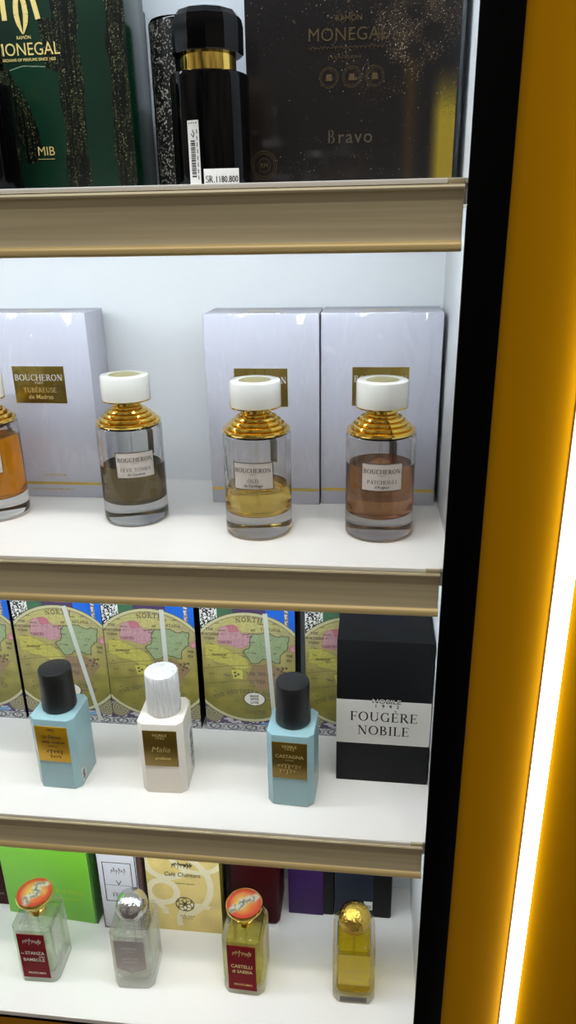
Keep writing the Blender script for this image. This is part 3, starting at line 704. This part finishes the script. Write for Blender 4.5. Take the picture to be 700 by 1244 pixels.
for x0, x1, x2, yf, colr, lab in ((-.0998, -.0499, -.0345, .1765, 'purple', 'deep purple carton with a black edge, left of the navy carton'), (-.0335, .0205, .0470, .1785, 'navy', 'navy carton with a black edge, behind the gold ball stopper')):
    cx = (x0+x2)/2
    t = thing('dark_carton', lab, 'box', (cx, yf, Z4), group='dark cartons at the back of the lowest shelf')
    obj('carton_body', box_me(x0-cx, x2-cx, 0.0006, .052, 0, .18, .003, 3), M['black_side'], t, label='black carton body')
    obj('front_panel', box_me(x0-cx, x1-cx, -.0006, .004, .0005, .179, .0005), M[colr], t, label=colr+' front panel')
    if colr == 'navy':
        s = obj('sticker', box_me(x1-cx-.0125, x1-cx-.0005, -.0012, -.0007, .017, .032), M['paper'], t, label='small white sticker')
        f = Flat()
        for k in range(7): f.rect(x1-cx-.0115+k*.0014, x1-cx-.0108+k*.0014, .019, .026, -.0014)
        obj('barcode', f.mesh(), M['ink'], s)

# ------------------------------------------------------------------ lowest shelf: cut glass bottles
def disc_paint(r_):
    def fn(X, Y):
        d = np.hypot(X, Y)/r_; C = np.zeros(X.shape+(3,))
        y = np.clip((1-np.hypot(X/r_+.25, Y/r_-.0)/.75), 0, 1)
        C[:] = (200, 58, 22); put(C, y, (232, 190, 60), 1.); put(C, np.clip((d-.8)/.15, 0, 1), (196, 40, 30))
        return C
    return fn
def stopper_picture(r, rot, z, kind):
    """round enamel picture: red to yellow ground with a pale curled figure"""
    n, mr = 72, 34
    bm = bmesh.new(); cl = bm.loops.layers.float_color.new('tmp') if False else None
    vs = [bm.verts.new((0, 0, z))]
    rings = []
    for i in range(1, mr+1):
        rr = r*i/mr; rings.append([bm.verts.new((rr*math.cos(2*PI*k/n), rr*math.sin(2*PI*k/n), z-.0012*(i/mr)**2)) for k in range(n)])
    for k in range(n): bm.faces.new((vs[0], rings[0][k], rings[0][(k+1) % n]))
    for a, b in zip(rings, rings[1:]):
        for k in range(n): bm.faces.new((a[k], b[k], b[(k+1) % n], a[(k+1) % n]))
    me = mesh_from(bm, 60)
    P = np.array([v.co[:2] for v in me.vertices])/r; ca, sa = math.cos(rot), math.sin(rot)
    X = (P[:, 0]*ca+P[:, 1]*sa)[None]; Y = (-P[:, 0]*sa+P[:, 1]*ca)[None]
    C = np.zeros(X.shape+(3,)); C[:] = (214, 92, 34)
    put(C, np.clip(1.25-np.hypot(X*1.2+.2, Y)/.7, 0, 1), (232, 192, 70)); put(C, np.clip(.8-np.hypot(X-.5, Y-.2)/.55, 0, 1), (232, 180, 76))
    put(C, np.clip((np.hypot(X, Y)-.72)/.15, 0, 1), (204, 58, 30))
    if kind == 'curl': body = [(.0, -.75), (-.2, -.5), (-.02, -.3), (.24, -.1), (.16, .15), (-.1, .25), (-.15, .45), (.12, .6), (.3, .7)]
    else: body = [(-.7, -.45), (-.5, -.25), (-.28, -.3), (-.08, -.1), (-.1, .1), (.12, .12), (.3, .3), (.52, .25), (.68, .4)]
    nn = vnoise(X*.02, Y*.02, 420, 9)
    m = linemask(X, Y, body, .42, .14); put(C, m, (204, 198, 176), .92); put(C, m*np.clip((nn-.5)*4, 0, 1), (120, 116, 100), .8)
    put(C, linemask(X, Y, [(b_[0]+.05, b_[1]-.07) for b_ in body[2:7]], .08, .1), (84, 88, 70), .8)
    C = np.clip((C[0]*.9+C[0].mean(1, keepdims=True)*.1)*.80, 0, 255)/255.; C = np.where(C <= .04045, C/12.92, ((C+.055)/1.055)**2.4)
    at = me.color_attributes.new('paint', 'FLOAT_COLOR', 'POINT')
    at.data.foreach_set('color', np.concatenate([C, np.ones((len(C), 1))], 1).astype(np.float32).ravel())
    return me

def cut_bottle(x, y, rz, liq, level, stopper, kind, label, W=.0530, D=.056, H=.0985):
    t = thing('cut_glass_perfume_bottle', label, 'perfume bottle', (x, y, Z4), rz, group='cut glass bottles on the lowest shelf')
    CH = .0070
    bm = bmesh.new()
    loft_bm(bm, W, D, CH, [(0, .0020), (.0008, .0006), (.0024, 0), (H-.0060, 0), (H-.0040, .0006), (H-.0020, .0026), (H-.0012, .0090), (H-.0008, .0140)])
    loft_bm(bm, W, D, CH, [(.0120, .0080), (.0130, .0062), (.016, .0052), (H-.0120, .0052), (H-.0090, .0066), (H-.0075, .0100), (H-.0065, .0150)], flip=True)
    me = bpy.data.meshes.new('m'); bm.to_mesh(me); bm.free()
    obj('glass_body', me, M['glass4'], t)
    if liq:
        obj('liquid', loft(W, D, CH, [(.0118, .0079), (.0128, .0060), (.0158, .0050), (level, .0050)]), M[liq], t)
    obj('dip_tube', lathe([(.0014, .015), (.0014, H-.002)], 10), M['tube'], t)
    n0 = H-.001
    neck = obj('neck', lathe([(.0105, n0-.0005), (.0110, n0+.001), (.0110, n0+.007), (.0098, n0+.008), (0, n0+.008)], 32), M['gold' if stopper != 'silver' else 'silver'], t)
    if stopper in ('curl', 'two'):
        s = obj('stopper', lathe([(0, n0+.0075), (.0105, n0+.008), (.0118, n0+.0110), (.0135, n0+.0165), (.0172, n0+.0220), (.0220, n0+.0245), (.0236, n0+.0266), (.0238, n0+.0292), (.0231, n0+.0307), (.0222, n0+.0303), (0, n0+.0300)], 64), M['gold'], t, label='gold disc stopper')
        obj('enamel_picture', stopper_picture(.0221, -.25 if stopper == 'curl' else .15, n0+.0318, stopper), M['enamel'], s, label='red and yellow enamel picture')
    else:
        bm = bmesh.new(); bmesh.ops.create_uvsphere(bm, u_segments=64, v_segments=40, radius=.0203)
        r = random.Random(11)
        for v in bm.verts:
            if v.co.z > -.004: k = 1+r.uniform(-.010, .010); v.co *= k
            v.co.z *= 1.0; v.co.z += n0+.0185
        obj('stopper', mesh_from(bm, 180), M['silver' if stopper == 'silver' else 'gold_ball'], t, label=('crinkled silver' if stopper == 'silver' else 'crinkled gold')+' ball stopper')
    yl = -D/2; f = Flat(); y0 = yl-.0011
    if kind in ('stanza', 'castelli'):
        w, z0, z1 = .0365, .0105, .0875
        l = obj('front_label', box_me(-w/2-.0005, w/2-.0005, yl-.0008, yl-.0002, z0, z1), M['red_label'], t, label='dark red front label')
        for k in range(6): f.stroke([(-.0115+k*.0040, .0715+.0015*math.sin(k*2.3), .0006), (-.0108+k*.0042, .0790-.002*math.cos(k*1.7), .0006), (-.0088+k*.0040, .0745+.002*math.sin(k), .0006), (-.0082+k*.0042, .0780, .0006)], y0)
        if kind == 'stanza':
            sans(f, 'La', -.0145, .0530, .0030, y0); sans(f, 'STANZA', .0020, .0525, .0056, y0, xs=.86); sans(f, 'delle', .0105, .0475, .0030, y0); sans(f, 'BAMBOLE', -.0005, .0405, .0056, y0, xs=.84); sans(f, 'PROFUMO', .0005, .0175, .0036, y0)
        else:
            sans(f, 'CASTELLI', -.0005, .0500, .0058, y0, xs=.82); sans(f, 'di SABBIA', .0000, .0410, .0054, y0, xs=.84); sans(f, 'PROFUMO', .0005, .0185, .0036, y0)
        obj('lettering', f.mesh(), M['ink_white' if kind == 'stanza' else 'gold_ink'], l)
    elif kind == 'silver':
        pf = Flat(); pf.poly([(-.0195, .0400), (-.0150, .0350), (-.0060, .0320), (0, .0285), (.0060, .0320), (.0150, .0350), (.0195, .0400), (.0195, .0860), (-.0195, .0860)], yl-.0006)
        l = obj('front_label', pf.mesh(), M['silver_label'], t, label='silver shield-shaped label')
        sans(f, 'NOBILE', 0, .0720, .0040, y0); sans(f, '1942', 0, .0665, .0036, y0, spacing=1.3); sans(f, 'ANTICO', 0, .0540, .0038, y0); sans(f, 'PROFUMO', 0, .0485, .0030, y0); f.ring(0, .0385, .0018, .0005, y0)
        f.stroke([(-.0205, .0395, .0008), (-.0155, .0340, .0008), (-.006, .031, .0008), (0, .027, .0008), (.006, .031, .0008), (.0155, .034, .0008), (.0205, .0395, .0008), (.0205, .087, .0008), (-.0205, .087, .0008), (-.0205, .0395, .0008)], y0)
        obj('embossing', f.mesh(), M['label_pale'], l)
    else:
        pf = Flat(); pf.rect(-.0185, .0185, .0360, .0860, yl-.0006)
        l = obj('front_label', pf.mesh(), M['gold_pale'], t, label='gold front label')
        sans(f, '1942', 0, .0740, .0040, y0, spacing=1.2); sans(f, 'La', 0, .0650, .0030, y0); sans(f, 'GIUNCHIGLIA', 0, .0570, .0042, y0, xs=.8); sans(f, 'profumo', .001, .0460, .0036, y0, shear=.3)
        f.ring(0, .061, .0, .0, y0)
        for a, b, c, d_ in ((-.0192, .0192, .0352, .0362), (-.0192, .0192, .0858, .0868), (-.0192, -.0182, .0352, .0868), (.0182, .0192, .0352, .0868)): f.rect(a, b, c, d_, y0)
        obj('engraving', f.mesh(), M['gold_ink'], l)
        bf = Flat(); bf.rect(-.017, .017, .004, .013, yl-.0005); bl = obj('base_label', bf.mesh(), M['ink_grey'], t, label='dark band at the foot')
        g = Flat(); sans(g, 'NOBILE 1942', 0, .0065, .0036, yl-.0008); obj('lettering', g.mesh(), M['gold_ink_dim'], bl)
    return t
cut_bottle(-.4185, .0668, .03, 'liq_clear', .0780, 'curl', 'stanza', 'clear cut glass bottle with dark red label, red enamel disc stopper, leftmost')
cut_bottle(-.2905, .0705, .05, 'liq_clear', .0700, 'silver', 'silver', 'clear cut glass bottle with silver label and silver ball stopper')
cut_bottle(-.1440, .0765, -.03, 'liq_green', .0860, 'two', 'castelli', 'cut glass bottle of yellow perfume with dark red label and disc stopper')
cut_bottle(-.0040, .0790, .02, 'liq_yellow', .0760, 'gold', 'gold', 'cut glass bottle of bright yellow perfume with gold ball stopper')

# ------------------------------------------------------------------ topmost shelf
def black_round_bottle(x, y, label, tags):
    t = thing('black_perfume_bottle', label, 'perfume bottle', (x, y, Z1), group='round black bottles on the topmost shelf')
    obj('bottle_body', lathe([(0, 0), (.030, 0), (.0318, .0012), (.0323, .004), (.0323, .0815), (.0316, .0840), (.0300, .0850), (0, .0850)], 80), M['black_gloss'], t)
    obj('gold_ring', lathe([(0, .0850), (.0222, .0850), (.0224, .0860), (.0224, .0992), (.0200, .0995)], 64), M['gold'], t, label='polished gold neck ring')
    prof = [(0, .0985), (.0278, .0985), (.0286, .0995), (.0288, .1180), (.0276, .1235), (.0240, .1280), (.0160, .1305), (.0150, .1308), (0, .1308)]
    obj('cap', lathe(prof, 12, smooth=18, ang0=.15), M['black_gloss'], t, label='faceted black cap')
    if tags:
        R = .0323
        def strip(a0, a1, z0, z1, y, n=6):
            f = Flat()
            for k in range(n): f.rect(a0+(a1-a0)*k/n, a0+(a1-a0)*(k+1)/n, z0, z1, y)
            return f
        s = obj('barcode_sticker', strip(-.0140, -.0040, .0010, .0492, -.0003).mesh(R), M['paper'], t, label='tall white barcode sticker')
        f = Flat(); r = random.Random(2)
        zz = .008
        while zz < .034:
            hh = r.uniform(.0003, .0010); f.rect(-.0116, -.0076, zz, zz+hh, -.0006); zz += hh+r.uniform(.0004, .001)
        f.stroke([(-.0108, .0395, .0006), (-.009, .0372, .0006), (-.0078, .0395, .0006), (-.0092, .0410, .0006), (-.0092, .0425, .0006)], -.0006)
        for k in range(8): f.rect(-.0061, -.0055, .006+k*.0048, .009+k*.0048, -.0006)
        for k in range(4): f.rect(-.0125+k*.002, -.0115+k*.002, .0468, .0476, -.0006)
        obj('barcode', f.mesh(R), M['ink'], s)
        p = obj('price_tag', box_me(-.0015, .0272, -R-.0011, -R-.0005, .0008, .0137, .0001), M['paper'], t, label='white price tag with black figures')
        f = Flat(); serif(f, 'SR', .0030, .0036, .0050, -R-.0014, track=.04, wide=.8); sans(f, '.1180.800', .0166, .0036, .0047, -R-.0014, xs=.78)
        obj('lettering', f.mesh(), M['ink'], p)
black_round_bottle(-.1367, .0700, 'round black bottle with gold neck ring, barcode sticker and price tag', True)
black_round_bottle(-.3412, .0700, 'black bottle cut off by the left edge in front of the green box', False)

# green glossy carton
GW, GH = .200, .235
def green_paint(X, Z):
    C = np.zeros(X.shape+(3,)); n = vnoise(X, Z, 40, 3); fine = np.random.RandomState(5).rand(*X.shape)
    C[:] = (9, 36, 23); C *= (.85+.3*n)[..., None]
    wob = .004*(vnoise(X*0, Z, 60, 8)-.5)
    black = ((X+wob > .0825) & (X < .2)) | ((X+wob > .0345) & (X+wob < .0570-.02*np.clip(.05-Z, 0, 1)))
    black |= inpoly(X, Z, [(.0225, .141), (.036, .141), (.036, .10), (.0255, .104)]) | inpoly(X, Z, [(-.018, .118), (-.010, .103), (.004, .078), (.012, .055), (.013, .030), (-.002, .028), (-.012, .06), (-.03, .09)])
    arch = inpoly(X, Z, [(-.0085, .1030), (.004, .1060), (.0245, .1050), (.033, .085), (.0372, .064), (.0365, .04), (.0325, .022), (.030, .0), (.000, .0), (.011, .030), (.0125, .052), (.005, .078)])
    black &= ~arch; put(C, black, (4, 8, 6)); put(C, arch, (9, 42, 27))
    streak = vnoise(X*22, Z*1.0, 55, 12)
    put(C, black & (fine > .82) & (streak > .50), (70, 76, 44)); put(C, black & (fine > .98) & (streak > .4), (150, 150, 104))
    put(C, linemask(X, Z, [(-.0085, .1030), (.004, .1060), (.0245, .1050)], .0005), (150, 160, 130))
    return C
t = thing('green_glossy_carton', 'glossy dark green carton with black glitter bands and gold emblem', 'box', (-.2165-GW/2, .112, Z1))
obj('carton_body', box_me(-GW/2, GW/2, 0, .06, 0, GH, .0008), mat('dark green sides', (8, 40, 24), .25), t)
obj('printed_front', panel(GW-.0003, GH, 420, 500, green_paint, -.0003), M['dark_print'], t)
f = Flat(); cx = .0085; y0 = -.0008
for q in (-1, 1): f.stroke([(cx+q*.0010, .163, .0034), (cx+q*.0038, .152, .0046), (cx+q*.0043, .1445, .0048), (cx+q*.0032, .138, .0040), (cx+q*.0004, .1300, .0008)], y0)
f.stroke([(-.0068, .185, .0046), (-.0068, .1405, .0046)], y0); f.stroke([(.0185, .185, .0046), (.0200, .158, .0046), (.0235, .1405, .0046)], y0)
obj('emblem', f.mesh(), M['gold_ink'], t, label='gold emblem'); f = Flat()
sans(f, 'MONEGAL', .0100, .1140, .0098, y0, spacing=1.0, xs=.92); sans(f, 'RAMÓN', cx, .1262, .0026, y0); sans(f, 'GUARDIANS OF PERFUME SINCE 1425', .0085, .1095, .0023, y0)
obj('lettering', f.mesh(), M['gold_ink'], t, label='gold lettering'); f = Flat(); sans(f, 'MIB', .0165, .0345, .0075, y0); f.rect(.008, .024, .0312, .0316, y0)
obj('name_lettering', f.mesh(), M['gold_ink'], t, label='gold name near the foot')
# dark carton behind it
t = thing('dark_grey_carton', 'dark grey carton just showing behind the green glossy carton', 'box', (-.247, .176, Z1))
obj('carton_body', box_me(-.04, .0175, 0, .05, 0, .170, .002), mat('dark grey card', (24, 26, 32), .4), t)
f = Flat(); f.rect(-.035, .0150, .150, .152, -.0004); obj('print_line', f.mesh(), M['gold_ink_dim'], t)

# glitter canister behind the black bottle
def glitter_mat():
    m, nt, out = nodes_of('black silver glitter')
    b = nt.nodes.new('ShaderNodeBsdfPrincipled'); nt.links.new(b.outputs[0], out.inputs[0])
    tc = nt.nodes.new('ShaderNodeTexCoord'); v = nt.nodes.new('ShaderNodeTexVoronoi'); v.inputs['Scale'].default_value = 900
    nt.links.new(tc.outputs['Object'], v.inputs['Vector'])
    sx = nt.nodes.new('ShaderNodeSeparateColor'); nt.links.new(v.outputs['Color'], sx.inputs[0])
    g = nt.nodes.new('ShaderNodeMath'); g.operation = 'GREATER_THAN'; g.inputs[1].default_value = .84; nt.links.new(sx.outputs[0], g.inputs[0])
    mx = nt.nodes.new('ShaderNodeMix'); mx.data_type = 'RGBA'; mx.inputs[6].default_value = (.004, .004, .004, 1); mx.inputs[7].default_value = (.22, .21, .18, 1)
    nt.links.new(g.outputs[0], mx.inputs[0]); nt.links.new(mx.outputs[2], b.inputs['Base Color'])
    b.inputs['Roughness'].default_value = .3
    return m
t = thing('glitter_canister', 'black cylindrical canister with silver glitter, behind the round black bottle', 'canister', (-.1755, .150, Z1))
obj('canister_body', lathe([(0, 0), (.0295, 0), (.030, .001), (.030, .139), (.0285, .1415), (0, .1420)], 64), M['black_gloss'], t)
gm = bmesh.new()
a0, a1, n = math.radians(212), math.radians(268), 14
lo = [gm.verts.new((.0303*math.cos(a0+(a1-a0)*k/n), .0303*math.sin(a0+(a1-a0)*k/n), .002)) for k in range(n+1)]
hi = [gm.verts.new((.0303*math.cos(a0+(a1-a0)*k/n), .0303*math.sin(a0+(a1-a0)*k/n), .1385)) for k in range(n+1)]
for k in range(n): gm.faces.new((lo[k], lo[k+1], hi[k+1], hi[k]))
obj('glitter_panel', mesh_from(gm, 60), glitter_mat(), t, label='silver glitter panel')

# dark brown glossy carton
BW, BH = .1815, .235
def brown_paint(X, Z):
    C = np.zeros(X.shape+(3,)); n = vnoise(X, Z, 28, 31); fine = np.random.RandomState(15).rand(*X.shape); n2 = vnoise(X, Z, 70, 33)
    C[:] = (9, 6, 7); put(C, np.clip((n-.5)*2, 0, 1)*np.clip((.10-Z)/.03, 0, 1)*np.clip((.02-X)/.04, 0, 1), (50, 30, 14), .8)
    u = BW/2-X
    gold = np.clip((.024-u)/.010, 0, 1)*np.clip((.095-Z)/.035, 0, 1)*(u > .0015); put(C, gold, (138, 118, 24))
    put(C, np.exp(-((u-.040)/.006)**2)*(np.clip((.110-Z)/.02, 0, 1)), (70, 46, 12), .5)
    cl = np.clip((n2-.3)*1.6, 0, 1)
    dens = .003+.42*np.clip((Z-.062)/.05, 0, 1)*np.clip((.115-u)/.07, 0, 1)*cl+.03*np.clip((.045-Z)/.045, 0, 1)*cl+.012*np.clip((Z-.10)/.04, 0, 1)
    m = fine < dens; put(C, m, (66, 52, 37)); put(C, fine < dens*.22, (128, 108, 78)); put(C, (fine < dens*.05), (200, 190, 170))
    put(C, (fine > .93) & (gold > .3) & (Z > .055), (20, 14, 8), .8)
    put(C, np.clip((vnoise(X, Z, 110, 41)-.6)*3, 0, 1)*(Z < .08)*np.clip((.01-X)/.03, 0, 1), (84, 80, 84), .5)
    return C
t = thing('dark_brown_carton', 'glossy dark brown carton with gold glitter beside the black frame', 'box', (-.1135+BW/2, .116, Z1))
obj('carton_body', box_me(-BW/2, BW/2, 0, .06, 0, BH, .0008), M['black_gloss'], t)
obj('printed_front', panel(BW-.0003, BH, 420, 520, brown_paint, -.0003), M['dark_print'], t)
f = Flat(); cx = -.0025; y0 = -.0008
f.poly([(cx-.007, .175), (cx, .1405), (cx+.007, .175)], y0); f.poly([(cx-.012, .190), (cx-.008, .176), (cx+.008, .176), (cx+.012, .190)], y0)
obj('emblem', f.mesh(), M['gold_ink_dim'], t, label='dim gold emblem'); f = Flat()
sans(f, 'RAMÓN', cx, .1290, .0044, y0); sans(f, 'MONEGAL', cx-.001, .1150, .0098, y0, spacing=1.05); scrawl(f, cx-.034, cx+.030, .1095, .0035, 18, y0, 0, .0004, 4); sans(f, 'BARCELONA', cx-.002, .1020, .0022, y0, spacing=1.6)
e = Flat()
for k in range(3):
    x = cx-.0165+k*.0195
    e.ring(x, .0880, .0078, .0004, y0); e.ring(x, .0880, .0064, .0003, y0); e.poly([(x-.003, .0855), (x+.003, .0855), (x+.002, .0905), (x-.002, .0905)], y0)
obj('seals', e.mesh(), M['gold_ink_dim'], t, label='dim round seals'); e = Flat(); e.ring(-.0770, .0215, .0115, .0006, y0); e.ring(-.0770, .0215, .0095, .0005, y0); e.ring(-.0770, .0215, .0055, .0005, y0); sans(e, 'RM', -.0770, .0195, .0040, y0)
obj('corner_seal', e.mesh(), M['gold_ink_dim'], t, label='dim round seal in the corner'); obj('lettering', f.mesh(), M['gold_ink_dim'], t, label='dim gold lettering')
f = Flat(); serif(f, 'B', -.0165, .0375, .0105, y0, wide=.9); sans(f, 'ravo', .0040, .0375, .0108, y0, spacing=1.15, bold=.0001)
obj('lettering', f.mesh(), mat('grey gold lettering', (70, 62, 52), .3), t)

# ------------------------------------------------------------------ light
def area(name, loc, target, size, power, col, shape='DISK', sy=None):
    l = bpy.data.lights.new(name, 'AREA'); l.shape = shape; l.size = size; l.energy = power; l.color = col
    if sy: l.size_y = sy
    o = bpy.data.objects.new(name, l); COL.objects.link(o); o.location = loc
    o.rotation_euler = (Vector(target)-Vector(loc)).to_track_quat('-Z', 'Y').to_euler(); return o
warm = (1, .95, .88)
area('ceiling_lamp', (.55, -.90, 2.0), (-.1, 0, -.5), .10, 8.5, warm)
area('ceiling_lamp', (-.25, -.92, 2.0), (-.2, 0, -.5), .10, 8.5, warm)
area('ceiling_lamp', (-1.0, -.90, 2.0), (-.3, 0, -.5), .10, 7, warm)
area('cabinet_lamp', (-.3, .010, Z0-.012), (-.3, .16, 0.05), .7, 2.2, (.80, .90, 1), 'RECTANGLE', .012)
w = bpy.data.worlds.new('world'); scene.world = w; w.use_nodes = True
nt = w.node_tree; bg = nt.nodes['Background']
tc = nt.nodes.new('ShaderNodeTexCoord'); nz = nt.nodes.new('ShaderNodeTexNoise'); nz.inputs['Scale'].default_value = 2.2
cr = nt.nodes.new('ShaderNodeValToRGB'); cr.color_ramp.elements[0].color = (.04, .036, .03, 1); cr.color_ramp.elements[1].color = (.40, .36, .31, 1)
cr.color_ramp.elements[0].position = .35; cr.color_ramp.elements[1].position = .7
nt.links.new(tc.outputs['Generated'], nz.inputs['Vector']); nt.links.new(nz.outputs['Fac'], cr.inputs[0]); nt.links.new(cr.outputs[0], bg.inputs['Color'])
bg.inputs['Strength'].default_value = 1.25
scene.view_settings.view_transform = 'Standard'
scene.view_settings.exposure = 0.
scene.cycles.max_bounces = 20; scene.cycles.transmission_bounces = 20; scene.cycles.glossy_bounces = 6; scene.cycles.transparent_max_bounces = 16
scene.cycles.sample_clamp_indirect = 6.
scene.cycles.blur_glossy = .5
